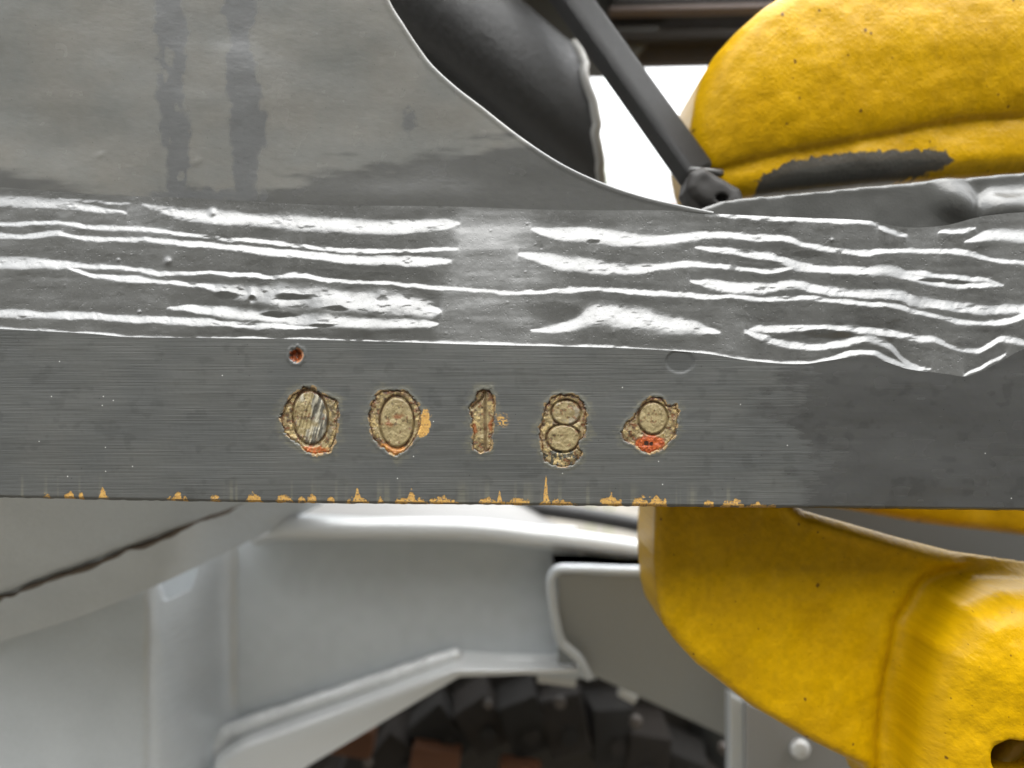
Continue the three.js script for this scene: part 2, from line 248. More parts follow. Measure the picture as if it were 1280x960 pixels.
const webUv = (p) => { const k = 1 / (U * (D - ZWEB) / D); return flat(p, k / 1024, 640 / 1024, k / 512, 540 / 512); };

// weld seam
const pock = tex(512, 512, (x, y) => { const p = tileFbm(x, y, 512, 64, 2, 64); return [0.55 + 0.12 * tileFbm(x, y, 512, 22, 3, 62) + 0.06 * tileFbm(x, y, 512, 150, 1, 63) - 0.4 * sst(0.48, 0.74, p)]; }, false, true);
const weldRough = tex(512, 512, (x, y) => [0.32 + 0.16 * Math.max(0, tileFbm(x, y, 512, 10, 3, 65)) + 0.35 * sst(0.4, 0.65, tileFbm(x, y, 512, 60, 2, 66))], false, true);
const weldMat = mat([1, 1, 1], 1, { physical: true, vertexColors: true, bumpMap: rep(pock, 1.3), bumpScale: 0.0001, roughnessMap: rep(weldRough, 1.7), clearcoat: 0.9, clearcoatRoughness: 0.25 });
{
  const spots = []; for (let n = 0; n < 90; n++) spots.push([rnd() * 1280, 250 + rnd() * 190, 0.8 + rnd() * 1.6, rnd() < 0.7 ? 0.35 : -0.4]);
  spots.push([266, 266, 6, 2.6], [210, 327, 6, 2.0], [148, 325, 3, 1], [174, 390, 3, 1.2], [315, 374, 4, -1.2], [1040, 300, 3, 1]);
  const bins = new Map(); for (const s of spots) for (let k = Math.floor((s[0] - 20) / 20); k <= Math.floor((s[0] + 20) / 20); k++) bins.set(k, [...(bins.get(k) || []), s]);
  const g = grid(COLS + 2, ROWS, (n, j) => {
    const i = clamp(n - 1, 0, COLS - 1), r = ROWS - 1 - j, x = n === 0 ? -520 : n > COLS ? 1800 : colX(i), py = lerp(weldBot(x), weldTop(x), r / (ROWS - 1)); let z = zWeld[i * ROWS + r] * U;
    for (const [sx, sy, sr, a] of bins.get(Math.floor(x / 20)) || []) { const q = Math.hypot(x - sx, py - sy) / sr; if (q < 2) z += a * U * Math.exp(-q * q * 1.8); }
    return flat(W(x, py, z), 25, 0, 25, 0);
  }, (n, j) => { const x = n === 0 ? -520 : n > COLS ? 1800 : colX(n - 1), py = lerp(weldBot(x), weldTop(x), 1 - j / (ROWS - 1)); const k = 1 + 0.1 * fbm(x / 30, py / 10, 3, 18); return [0.055 * k, 0.055 * k, 0.052 * k]; });
  part('weld_seam', g, weldMat, frame, 'glossy grey multi-pass weld seam with wavy beads');
}

// web plate with its curved cut edge
const edgeY = curve([[440, -150], [470, -50], [487, 0], [505, 30], [522, 56], [540, 80], [570, 108], [600, 131], [650, 170], [700, 203], [750, 227], [800, 244], [850, 256], [892, 264.5]]);
{
  const xs = [-520]; for (let x = X0; x < 436; x += 4) xs.push(x); for (let x = 436; x <= 892; x += 2) xs.push(x);
  const NV = 110, lip = 8, rows = NV + lip;
  const zAt = (x, y) => {
    const t = weldTop(x), f = sst(t - 60, t - 4, y);
    return ZWEB + (fbm(x / 230, y / 170, 2, 21) * 0.0011 + fbm(x / 60, y / 40, 2, 22) * 0.00012) * (1 - f) - 0.0006 * Math.exp(-(((x - 520) / 90) ** 2 + ((y - 232) / 18) ** 2)) * (1 - f)
      + 0.00025 * Math.exp(-(((x - 56 - 70) / 4) ** 2 + ((y - 194) / 2.5) ** 2)) + 0.00025 * Math.exp(-(((x - 246) / 4) ** 2 + ((y - 202) / 3) ** 2));
  };
  const g = grid(xs.length, rows, (i, j) => {
    const x = xs[i], yt = Math.max(-150, edgeY(x)), yb = weldTop(x), k = clamp(j - lip, 0, NV - 1) / (NV - 1), y = lerp(yt, yb, k);
    let z = zAt(x, y);
    if (x > 441) { const e = y - yt, q = Math.abs((edgeY(x + 1) - edgeY(x - 1)) / 2), perp = e / Math.hypot(1, q); z += 0.00012 * Math.exp(-((perp - 4) ** 2) / 8); z -= 0.00014 * Math.pow(1 - sst(0, 2, perp), 2); }
    if (j < lip) { const a = (lip - j) / lip; z -= 0.012 * a; }
    return webUv(W(x, y, z));
  });
  const stripe = (x, y, cx, w, s) => { const e = cx + fbm(y / 60, s, 3, s) * 6, d = Math.abs(x - e) - w * (0.85 + 0.25 * noise(y / 40, s + 4, s)) - fbm(x / 12, y / 12, 4, s + 7) * 8; return 1 - sst(-2.5, 4, d); };
  const old = (x, y) => {                            // older, duller coats left in two runs and some blotches
    let p = Math.max(stripe(x, y, 211 + y * 0.04, 18, 31) * (1 - 0.9 * sst(0.25, 0.4, fbm(x / 14, y / 22, 3, 33))), stripe(x, y, 299 + y * 0.04, 22, 36));
    p *= 1 - sst(246, 254, y);
    p = Math.max(p, (1 - sst(-2, 3, Math.hypot((x - 510) / 8, (y - 150) / 13) * 8 - 8 + fbm(x / 6, y / 6, 2, 38) * 5)) * 0.8);
    p = Math.max(p, 1 - sst(-3, 5, Math.hypot((x - 258) / 60, (y - 244) / 7) * 7 - 7 + fbm(x / 10, y / 8, 3, 39) * 6));
    return p;
  };
  const seamToneY = curve([[-40, 212], [0, 214], [60, 226], [150, 238], [260, 244], [360, 232], [410, 208], [480, 204], [540, 196], [600, 176], [660, 172], [900, 200]]), seamTone = (x, y) => sst(-9, 12, y - seamToneY(x) + fbm(x / 60, y / 12, 5, 41) * 24);   // darker towards the seam, ragged at its upper edge
  const oldA = new Float32Array(1024 * 512); for (let y = 0; y < 512; y++) for (let x = 0; x < 1024; x++) oldA[y * 1024 + x] = y < 330 ? old(x, y - 60) : 0;
  const map = tex(1024, 512, (x, y) => { const p = oldA[y * 1024 + x], n = fbm(x / 70, y / 50, 4, 44), g2 = fbm(x / 9, y / 9, 2, 45); let c = mix3([0.124, 0.12, 0.108], [0.112, 0.113, 0.106], clamp(0.5 + n, 0, 1)); c = mix3(c, [0.063, 0.063, 0.06], seamTone(x, y - 60)); c = mix3(c, [0.07, 0.072, 0.073], p * 0.9); const k = 1 + 0.05 * g2 - (hash(x, y, 9) > 0.9995 ? 0.5 : 0); return s3(c.map((v) => v * k)); }, true);
  const rgh = tex(1024, 512, (x, y) => { const p = oldA[y * 1024 + x]; return [clamp(0.24 + 0.06 * fbm(x / 25, y / 25, 3, 48) + 0.1 * p, 0, 1)]; });
  part('web_plate', g, mat([1, 1, 1], 1, { physical: true, clearcoat: 0.35, clearcoatRoughness: 0.2, map, roughnessMap: rgh, bumpMap: rep(peel, 3), bumpScale: 0.00003 }), frame, 'upper plate with a curved cut edge and two dull dark runs in its paint');
}

// stamped bar
const chips = [
  { c: [[350, 522], [357, 505], [366, 493], [380, 484], [392, 485], [400, 491], [412, 496], [421, 500], [424, 515], [422, 532], [419, 550], [413, 564], [405, 567], [395, 568], [383, 566], [377, 558], [366, 551], [357, 543], [353, 534]], rings: [[388, 522, 21, 33, -0.07]] },
  { c: [[461, 522], [463, 508], [470, 495], [477, 489], [486, 488], [500, 488], [508, 490], [516, 497], [522, 505], [527, 515], [526, 524], [525, 537], [520, 548], [512, 558], [505, 565], [496, 570], [485, 565], [475, 558], [466, 548], [462, 535]], rings: [[496, 528, 20.5, 31, 0]] },
  { c: [[586, 510], [593, 500], [597, 490], [604, 486], [613, 487], [616, 494], [619, 506], [619, 515], [617, 528], [616, 538], [614, 545], [613, 558], [611, 564], [600, 566], [591, 561], [590, 552], [592, 543], [590, 530], [588, 515]], lines: [[606, 491, 607, 563], [606, 496, 590, 510]] },
  { c: [[674, 534], [679, 520], [681, 508], [690, 497], [700, 493], [712, 493], [722, 496], [729, 503], [733, 512], [734, 525], [733, 540], [731, 547], [724, 553], [723, 560], [727, 566], [724, 575], [715, 582], [702, 585], [690, 582], [681, 576], [677, 565], [675, 550]], rings: [[707.5, 516, 17.5, 15, 0], [704, 548, 20, 16.5, 0]] },
  { c: [[777, 540], [784, 528], [793, 520], [798, 510], [808, 500], [818, 496], [828, 498], [834, 506], [845, 506], [848, 515], [847, 525], [845, 538], [844, 545], [835, 555], [826, 562], [812, 567], [802, 564], [793, 556], [785, 553], [779, 549]], rings: [[816, 523, 17.5, 19.5, 0]] },
];
for (const k of chips) { k.x0 = Math.min(...k.c.map((p) => p[0])) - 8; k.x1 = Math.max(...k.c.map((p) => p[0])) + 8; k.y0 = Math.min(...k.c.map((p) => p[1])) - 8; k.y1 = Math.max(...k.c.map((p) => p[1])) + 8; }
const chipSd = (k, x, y) => polySd(k.c, x, y) + fbm(x / 5, y / 5, 3, 71) * 1.9 + noise(x / 1.7, y / 1.7, 72) * 0.6;
const pit = [370, 444, 8.5];
// yellow primer showing along the lower edge: [x0, x1, height at the middle]
const bare = [[52, 62, 5], [80, 92, 8], [98, 104, 6], [123, 134, 12], [210, 234, 8], [262, 276, 6], [308, 328, 10], [344, 366, 8], [372, 382, 8], [384, 396, 11], [409, 418, 9], [436, 462, 20], [472, 480, 7], [497, 540, 16], [536, 574, 8], [600, 624, 9], [618, 634, 20], [632, 662, 8], [676, 692, 40], [688, 720, 7], [750, 778, 13], [790, 812, 12], [808, 834, 12], [880, 892, 10], [903, 932, 9], [930, 968, 5]];
const bareAt = (x, y) => {
  const b = barBottom(x), up = b - y; let v = 0;
  if (up > 60) { const q = polySd([[529, 512], [537, 514], [539, 528], [534, 544], [524, 547], [523, 532]], x, y) + fbm(x / 4, y / 4, 3, 76) * 3.5; v = 1 - sst(-1, 1, q); const w = Math.hypot((x - 628) / 9, (y - 525) / 10); if (w < 1.4) v = Math.max(v, (1 - sst(0.3, 1.2, w)) * sst(0.05, 0.3, noise(x / 2.2, y / 1.3, 77))); return v; }
  for (const [a, c, h] of bare) if (x > a - 4 && x < c + 4) { const m = (a + c) / 2 + (h > 15 ? -(c - a) * 0.1 : 0), t = Math.abs(x - m) / ((c - a) / 2), lim = (h > 15 ? Math.max(h * Math.pow(Math.max(0, 1 - t * 2.4), 0.7), 8 * Math.sqrt(Math.max(0, 1 - t))) : h * Math.pow(Math.max(0, 1 - t), 0.4)) + fbm(x / 4, y / 5, 3, 78) * 6 + 0.6; v = Math.max(v, sst(-0.8, 0.8, lim - up) * (t < 1.15 ? 1 : 0) * (noise(x / 1.8, y / 1.5, 75) > 0.62 ? 0.2 : 1)); }
  return v * (up < 2.2 && h1(x) > 0.3 ? 0.25 : 1);
};
const rubbed = (x, y) => 1 - sst(-26, 26, x - 985 - 18 * sst(510, 560, y) + fbm(x / 34, y / 26, 4, 57) * 60 + noise(x / 24, y / 1.3, 52) * 30);
const h1 = (x) => noise(x / 9, 3.3, 79);
{
  const xs = [-520], ys = []; const span = (a, b, s, l) => { for (let v = a; v < b - 1e-6; v += s) l.push(v); };
  span(X0, 345, 3, xs); span(345, 431, 0.8, xs); span(431, 455, 3, xs); span(455, 545, 0.8, xs); span(545, 580, 3, xs); span(580, 625, 0.8, xs); span(625, 668, 3, xs); span(668, 740, 0.8, xs); span(740, 770, 3, xs); span(770, 856, 0.8, xs); span(856, X1 + 1, 3, xs); xs[xs.length - 1] = X1; xs.push(1800);
  // rows as fractions from the weld to the bottom edge
  for (let k = 0; k <= 8; k++) ys.push(k / 8 * 0.04); for (let k = 1; k <= 24; k++) ys.push(lerp(0.04, 0.22, k / 24)); for (let k = 1; k <= 175; k++) ys.push(lerp(0.22, 0.84, k / 175)); for (let k = 1; k <= 30; k++) ys.push(lerp(0.84, 1, k / 30));
  const under = 8, rows = ys.length + under;
  const g = grid(xs.length, rows, (i, j) => {
    const x = xs[i], t = weldBot(x), b = barBottom(x), q = ys[Math.min(j, ys.length - 1)], y = lerp(t, b, q); let z = 0;
    z += (fbm(x / 160, y / 60, 3, 66) * 0.00022) * sst(0, 0.1, q);
    for (const k of chips) if (x > k.x0 && x < k.x1 && y > k.y0 && y < k.y1) { const d = chipSd(k, x, y); z -= 0.0013 * sst(1.2, -1.6, -d * -1) * 0; z -= 0.0013 * (1 - sst(-2.2, 0.2, d)); z += 0.00008 * Math.exp(-((d - 2.2) ** 2) / 3); }
    const pr = Math.hypot(x - pit[0], y - pit[1]) / pit[2] + noise(x / 4, y / 4, 69) * 0.2; if (pr < 2.5) z += -0.0016 * (1 - sst(0.3, 1.05, pr)) + 0.00018 * Math.exp(-((pr - 1.25) ** 2) * 14);
    const ex = (b - y); z -= 0.0006 * Math.pow(1 - sst(0, 4, ex), 2);
    if (ex < 46) z -= 0.00007 * bareAt(x, y);
    const dq = Math.hypot((x - 850) / 19, (y - 452) / 15); z -= 0.00022 * (1 - sst(0.8, 1.05, dq));
    let yy = y + (ex < 1 ? noise(x / 7, 1, 67) * 0.5 : 0);
    if (j >= ys.length) { const a = (j - ys.length + 1) / under; const p = W(x, b, z); p.y += 0; p.z = -0.0006 - 0.032 * a; p.y -= 0.0004 * Math.sin(Math.min(1, a * 3) * 1.57); return barUv(p); }
    return barUv(W(x, yy, z));
  });
  const TW = 2048, TH = 410, wear = new Float32Array(TW * TH);
  const map = tex(TW, TH, (tx, ty) => {
    const x = (tx + 0.5) / TW * 1280, y = 400 + (ty + 0.5) / TH * 256;
    const stroke = noise(x / 90, y / 1.1, 52) * 0.5 + noise(x / 34, y / 0.8, 53) * 0.5, blot = fbm(x / 60, y / 36, 4, 54), sm = fbm(x / 18, y / 14, 3, 55);
    let c = mix3([0.069, 0.07, 0.066], [0.06, 0.062, 0.06], clamp(0.5 + blot, 0, 1)).map((v) => v * (1 + 0.1 * stroke));
    c = mix3([0.048, 0.048, 0.046].map((v) => v * (1 + 0.16 * blot)), c, 0.08 + 0.92 * rubbed(x, y));
    const dark = sst(0.3, 0.55, sm) ; c = c.map((v) => v * (1 - 0.16 * dark));
    // thin scuffed veil of primer round the chips
    for (const k of chips) if (x > k.x0 - 14 && x < k.x1 + 14 && y > k.y0 - 10 && y < k.y1 + 22) { const d = polySd(k.c, x, y), a = (1 - sst(0, 11, d + fbm(x / 9, y / 6, 3, 59) * 9)) * (0.25 + 0.3 * stroke); c = mix3(c, [0.15, 0.14, 0.09], clamp(a, 0, 0.6)); const e = chipSd(k, x, y), br = noise(x / 7, y / 7, 60); if (e < 0.8 + br * 2.2) c = mix3(c, br > 0.1 ? [0.34, 0.2, 0.06] : [0.09, 0.04, 0.02], br > 0.1 ? 0.45 : 0.6 * sst(-0.7, -0.2, -Math.abs(br))); }
    const vx = fbm(x / 7, 3.7, 2, 62), up = barBottom(x) - y; if (up < 34) c = mix3(c, [0.14, 0.135, 0.1], clamp(sst(0.15, 0.6, vx) * (1 - up / 34) * (0.6 + stroke * 0.5) * sst(1000, 900, x), 0, 0.5));
    const v = bareAt(x, y); wear[ty * TW + tx] = v; if (v > 0.02) { const gr = noise(x / 1.6, y / 1.6, 63); c = mix3(c, mix3([0.46, 0.27, 0.065], [0.3, 0.15, 0.04], clamp(0.3 + gr * 0.5, 0, 1)), v * 0.95); if (gr > 0.75 && v > 0.8) c = [0.14, 0.1, 0.05]; }
    const pr = Math.hypot(x - pit[0], y - pit[1]) / pit[2]; if (pr < 1.5) { const r = noise(x / 2.4, y / 2.4, 64); c = mix3(c, mix3([0.24, 0.055, 0.012], [0.04, 0.015, 0.008], clamp(0.5 + r * 0.9, 0, 1)), 1 - sst(0.75, 1, pr + r * 0.12)); if (pr > 0.82 && pr < 1.15 && x > pit[0]) c = mix3(c, [0.4, 0.16, 0.05], 0.5); }
    const dq = Math.hypot((x - 850) / 19, (y - 452) / 15); if (dq < 1 && y > 438) c = [0.055, 0.056, 0.055];
    const sp = hash(tx >> 1, ty >> 1, 65); if (sp > 0.99985) c = [0.5, 0.5, 0.48]; else if (sp < 0.00015) c = c.map((q) => q * 0.4);
    return s3(c);
  }, true);
  const bump = tex(TW, TH, (tx, ty) => { const x = tx / TW * 1280, y = 400 + ty / TH * 256, r = rubbed(x, y); return [0.5 + (noise(x / 80, y / 1.15, 52) * 0.22 + noise(x / 30, y / 0.85, 53) * 0.14) * (0.12 + 0.88 * r) + 0.1 * noise(x / 5, y / 5, 56)]; });
  const rough = tex(TW / 2, 205, (tx, ty) => { const i = ty * 2 * TW + tx * 2; return [lerp(0.24, 0.42, rubbed(tx / 1024 * 1280, 400 + ty / 205 * 256)) + 0.45 * wear[i] + 0.06 * noise(tx / 20, ty / 6, 68)]; });
  const bar = part('stamped_bar', g, mat([1, 1, 1], 1, { map, bumpMap: bump, bumpScale: 0.00007, roughnessMap: rough }), frame, 'brushed grey bar face with yellow primer chips along its lower edge');
  // the stamped digits, bare metal and primer inside the chipped paint
  const digitMat = mat([1, 1, 1], 0.36, { vertexColors: true, bumpMap: rep(fine, 2), bumpScale: 0.00005 });
  const names = ['zero', 'zero', 'one', 'eight', 'zero'];
  chips.forEach((k, n) => {
    const S = 0.5, nu = Math.round((k.x1 - k.x0 - 8) / S), nv = Math.round((k.y1 - k.y0 - 8) / S), at = (i, j) => [k.x0 + 4 + i * S, k.y0 + 4 + j * S];
    const ring = (x, y) => { let d = 99, inn = 1; for (const [cx, cy, rx, ry, a] of k.rings || []) { const co = Math.cos(a), si = Math.sin(a), X = (x - cx) * co + (y - cy) * si, Y = -(x - cx) * si + (y - cy) * co, q = Math.hypot(X / rx, Y / ry), e = (q - 1) * Math.min(rx, ry); if (Math.abs(e) < Math.abs(d)) d = e; } for (const [ax, ay, bx, by] of k.lines || []) { const ex = bx - ax, ey = by - ay, t = clamp(((x - ax) * ex + (y - ay) * ey) / (ex * ex + ey * ey), 0, 1), e = Math.hypot(x - ax - ex * t, y - ay - ey * t); if (e < Math.abs(d)) d = e; } return d; };
    const hgt = (x, y) => {
      const d = ring(x, y), o = chipSd(k, x, y); let z = -0.00032 + fbm(x / 9, y / 9, 3, 90 + n) * 0.00018 + noise(x / 2.2, y / 2.2, 95) * 0.00003; if (d > 2 && k.rings) z += fbm(x / 3.5, y / 3.5, 2, 98) * 0.0001;
      if (k.rings) { z -= 0.0006 * Math.exp(-((d - 1) ** 2) / 1.7); if (d < 0) z += 0.00005 * sst(0, -2, d); } else z -= 0.0006 * Math.exp(-(d * d) / 3.2);
      if (n === 0) z += noise((x + y * 0.25) / 2.2, y / 16, 97) * 0.00018 * (d < 0 ? 1 : 0.3);
      if (o > -3) z -= 0.00018 * sst(-3, 0, o);
      return z;
    };
    const colr = (x, y) => {
      const d = ring(x, y), o = chipSd(k, x, y), m = fbm(x / 7, y / 7, 4, 100 + n), f = noise(x / 1.9, y / 1.9, 106 + n);
      let c = mix3([0.17, 0.125, 0.058], [0.25, 0.2, 0.1], clamp(0.5 + 0.8 * m + (d < -2 ? 0.3 : -0.15), 0, 1)); c = c.map((v) => v * (1 + 0.14 * f));
      if (n === 0 && d < 0) c = mix3(c, mix3([0.075, 0.07, 0.055], [0.36, 0.33, 0.25], clamp(0.45 + noise((x + y * 0.25) / 1.8, y / 15, 108) * 0.8, 0, 1)), sst(-0.3, 0.15, fbm(x / 11, y / 16, 3, 109) + (x - 388) / 60));
      if (n === 3 && d < 0 && y < 532) c = mix3(c, [0.2, 0.18, 0.16], 0.5 * sst(0, 0.4, m));
      const top = sst(k.y1 - 16, k.y0 + 12, y), rim = sst(-6 - 5 * m, -1.2, o) * (0.3 + 0.7 * top) * sst(-0.55, 0.15, fbm(x / 6, y / 6, 3, 112));
      c = mix3(c, mix3([0.15, 0.035, 0.009], [0.055, 0.022, 0.01], clamp(0.5 + f, 0, 1)), rim * 0.9);
      const sf = fbm(x / 4.5, y / 4.5, 3, 114 + n), spots = sst(d < 0 ? 0.26 : 0.16, d < 0 ? 0.45 : 0.36, sf); c = mix3(c, f > 0 ? [0.12, 0.042, 0.014] : [0.05, 0.03, 0.018], spots * (d < 0 ? 0.7 : 0.85)); if (d > 3 && sf < -0.32) c = mix3(c, [0.45, 0.33, 0.14], 0.6);
      if (n === 1) { const q = Math.min(Math.hypot((x - 485) / 7, (y - 530) / 5), Math.hypot((x - 497) / 8, (y - 521) / 5)); c = mix3(c, [0.17, 0.06, 0.018], 0.8 * (1 - sst(0.3, 1.1, q + m * 0.5))); }
      if (k.lines && d < 1.9) c = mix3(c, [0.12, 0.08, 0.045], 0.5); if (k.rings && d > 0 && d < 2.2) c = mix3(c, [0.07, 0.035, 0.018], 0.75 * sst(-0.4, 0.2, noise(x / 6, y / 6, 116)));
      const oran = n === 0 ? Math.hypot((x - 394) / 17, (y - 563) / 6) : n === 1 ? Math.hypot((x - 488) / 19, (y - 561) / 7) : n === 4 ? Math.hypot((x - 812) / 19, (y - 555) / 12.5) : n === 2 ? Math.min(Math.hypot((x - 592) / 4, (y - 535) / 8), Math.hypot((x - 615) / 4, (y - 533) / 9)) : 9;
      if (oran < 1.5 && d > 0.6) c = mix3(c, mix3(n === 1 ? [0.36, 0.16, 0.035] : n === 2 ? [0.15, 0.035, 0.01] : [0.36, 0.075, 0.014], n === 4 ? [0.22, 0.04, 0.008] : [0.25, 0.1, 0.03], clamp(0.5 + 0.9 * f, 0, 1)), 1 - sst(0.75, 1.15, oran + m * 0.5));
      if (n === 4 && Math.min(Math.hypot((x - 808) / 3, (y - 554) / 3), Math.hypot((x - 814) / 2.5, (y - 554.5) / 2.5)) < 1) c = [0.03, 0.012, 0.008];
      if (n === 3 && y > 563) c = mix3(c, [0.045, 0.042, 0.03], sst(0.0, 0.25, fbm(x / 3.4, y / 5, 3, 118)));
      if (n === 0 && x > 409) c = mix3(c, [0.1, 0.08, 0.045], sst(-0.05, 0.2, fbm(x / 3.5, y / 3.5, 3, 119)) * 0.8);
      return c;
    };
    const gd = grid(nu, nv, (i, j) => { const [x, y] = at(i, j); return flat(W(x, y, hgt(x, y)), 78, 0, 78, 0); }, (i, j) => colr(...at(i, j)));
    // keep only the faces inside the chip and just under the paint's rim
    const idx = gd.index.array, P = [], keep = new Uint8Array(nu * nv); for (let j = 0; j < nv; j++) for (let i = 0; i < nu; i++) keep[j * nu + i] = chipSd(k, ...at(i, j)) < 1.2 ? 1 : 0;
    for (let q = 0; q < idx.length; q += 3) if (keep[idx[q]] && keep[idx[q + 1]] && keep[idx[q + 2]]) P.push(idx[q], idx[q + 1], idx[q + 2]);
    gd.setIndex(P);
    const m = part('stamped_digit', gd, digitMat, bar, ['scratched bare stamped digit zero with rust along its foot', 'stamped digit zero with two rust spots inside', 'narrow stamped digit one in chipped paint', 'stamped digit eight with two rings in chipped paint', 'stamped digit zero with a red rust patch under it'][n]);
  });
}

// plate behind the seam, between it and the upper yellow casting
{
  const g = surfaceNet((x, y) => { const d2 = polySd(rearPoly(), x, y); const lump = W(1205, 250, -0.02), l2 = Math.hypot((x - lump.x) / 1.25, y - lump.y + (x - lump.x) * 0.35), e2 = W(1270, 262, -0.02); return (z) => smin(extrudeSd(d2, z, -0.045, -0.0235 + fbm(x * 60, y * 60, 2, 130) * 0.0008, 0.0006), Math.min(Math.hypot(l2, (z + 0.0245) * 1.2) - 0.0042, Math.hypot(Math.max(0, Math.abs(x - e2.x - 0.008) - 0.012), y - e2.y, z + 0.023) - 0.0042), 0.005) + noise3(x * 260, y * 260, z * 260, 131) * 0.00012; }, [0.03, 0.01, -0.05], [0.19, 0.07, -0.012], 0.0007);
  part('rear_plate', g, mat([0.06, 0.06, 0.0565], 0.24, { bumpMap: rep(fine, 4), bumpScale: 0.00005 }), frame);
}
function rearPoly() { return poly2([[872, 263], [900, 252], [980, 243], [1100, 232], [1280, 216], [1520, 200], [1520, 330], [872, 330]], -0.0245); }

// ------------------------------------------------------------------ yellow castings
const yTex = (patch, s) => tex(1024, 1024, (tx, ty) => {
  const x = tx / 1024 * 0.2, y = ty / 1024 * 0.2, n = fbm(x * 90, y * 90, 4, s), f = fbm(x * 700, y * 700, 3, s + 5);
  let c = mix3([0.37, 0.208, 0.0003], [0.42, 0.242, 0.0004], clamp(0.5 + n, 0, 1)).map((v) => v * (1 + 0.16 * f));
  const dirt = sst(0.18, 0.55, fbm(x * 45, y * 60, 4, s + 9)); c = mix3(c, [0.24, 0.13, 0.006], dirt * 0.12);
  const cell = 0.0032, cx = Math.floor(x / cell), cy = Math.floor(y / cell); for (let a = -1; a < 2; a++) for (let b = -1; b < 2; b++) { const h = hash(cx + a, cy + b, s + 20); if (h < 0.3) { const qx = (cx + a + 0.5 + (hash(cx + a, cy + b, s + 21) - 0.5) * 0.9) * cell, qy = (cy + b + 0.5 + (hash(cx + a, cy + b, s + 22) - 0.5) * 0.9) * cell, r = 0.0001 + 0.00065 * Math.pow(h / 0.3, 9); const q = Math.hypot((x - qx) * 1.3, y - qy) / r + noise(x * 3000, y * 3000, s) * 0.3; c = mix3(c, [0.06, 0.025, 0.006], 0.85 * (1 - sst(0.6, 1.1, q))); } }
  const p = patch ? patch(x, y) : 0; if (p > 0) c = mix3(c, [0.042, 0.043, 0.042], p);
  return s3(c);
}, true, true);
const yMat = (map) => mat([1, 1, 1], 0.38, { physical: true, map, bumpMap: rep(peel, 6), bumpScale: 0.00012, specularIntensity: 0.3 });
const uvShift = (g, x0, y0) => { const p = g.attributes.position, u = g.attributes.uv; for (let n = 0; n < p.count; n++) u.setXY(n, (p.getX(n) - x0) / 0.2, (p.getY(n) - y0) / 0.2); return g; };
{
  const Z = -0.04, out = poly2([[872, 178], [873, 140], [878, 108], [886, 82], [899, 60], [922, 36], [952, 11], [992, -16], [1120, -60], [1540, -90], [1540, 198], [1280, 215], [1100, 226], [980, 238], [905, 244], [888, 236], [877, 205]], Z);
  const crease = (x) => W(0, curve([[860, 215], [943, 200], [1060, 180], [1193, 155], [1280, 149], [1400, 146]])(x / (U * (D - Z) / D) + 640), Z).y;
  const g = surfaceNet((x, y) => {
    const d2 = polySd(out, x, y), cy = crease(x), t = y - cy, wob = fbm(x * 40, y * 40, 2, 140) * 0.0007 + fbm(x * 160, y * 160, 2, 141) * 0.0004;
    const fx = (x / (U * (D - Z) / D) + 640 - 873) / 110, rise = t > 0 ? Math.sqrt(Math.max(0, 1 - Math.pow(clamp(1 - t / 0.03, 0, 1), 2))) : 0;
    const zf = -0.038 + 0.006 * rise + (t <= 0 ? 0.0005 * sst(0, -0.007, t) : 0.0) - 0.012 * Math.pow(clamp(1 - fx, 0, 1), 2) - Math.max(0, t - 0.02) ** 2 * 5;
    return (z) => extrudeSd(d2, z, -0.085, zf + wob, 0.0065);
  }, [0.052, 0.055, -0.09], [0.2, 0.137, -0.02], 0.0008);
  const x0 = 0.05, y0 = 0.05, pl = poly2([[945, 226], [985, 204], [1060, 194], [1140, 190], [1176, 192], [1186, 205], [1168, 216], [1100, 232], [1040, 240], [950, 246]], Z).map(([a, b]) => [a - x0, b - y0]);
  const patch = (x, y) => { const d = polySd(pl, x, y) / U; return (1 - sst(-2, 2.5, d + fbm(x * 700, y * 700, 3, 150) * 6)) * (d > -14 ? 0.96 : 0.98); };
  const o = thing('yellow_casting', 'yellow painted rounded iron casting above the grey bar with dark grey paint overspray', 'casting');
  part('casting_body', uvShift(g, x0, y0), yMat(yTex(patch, 160)), o);
}
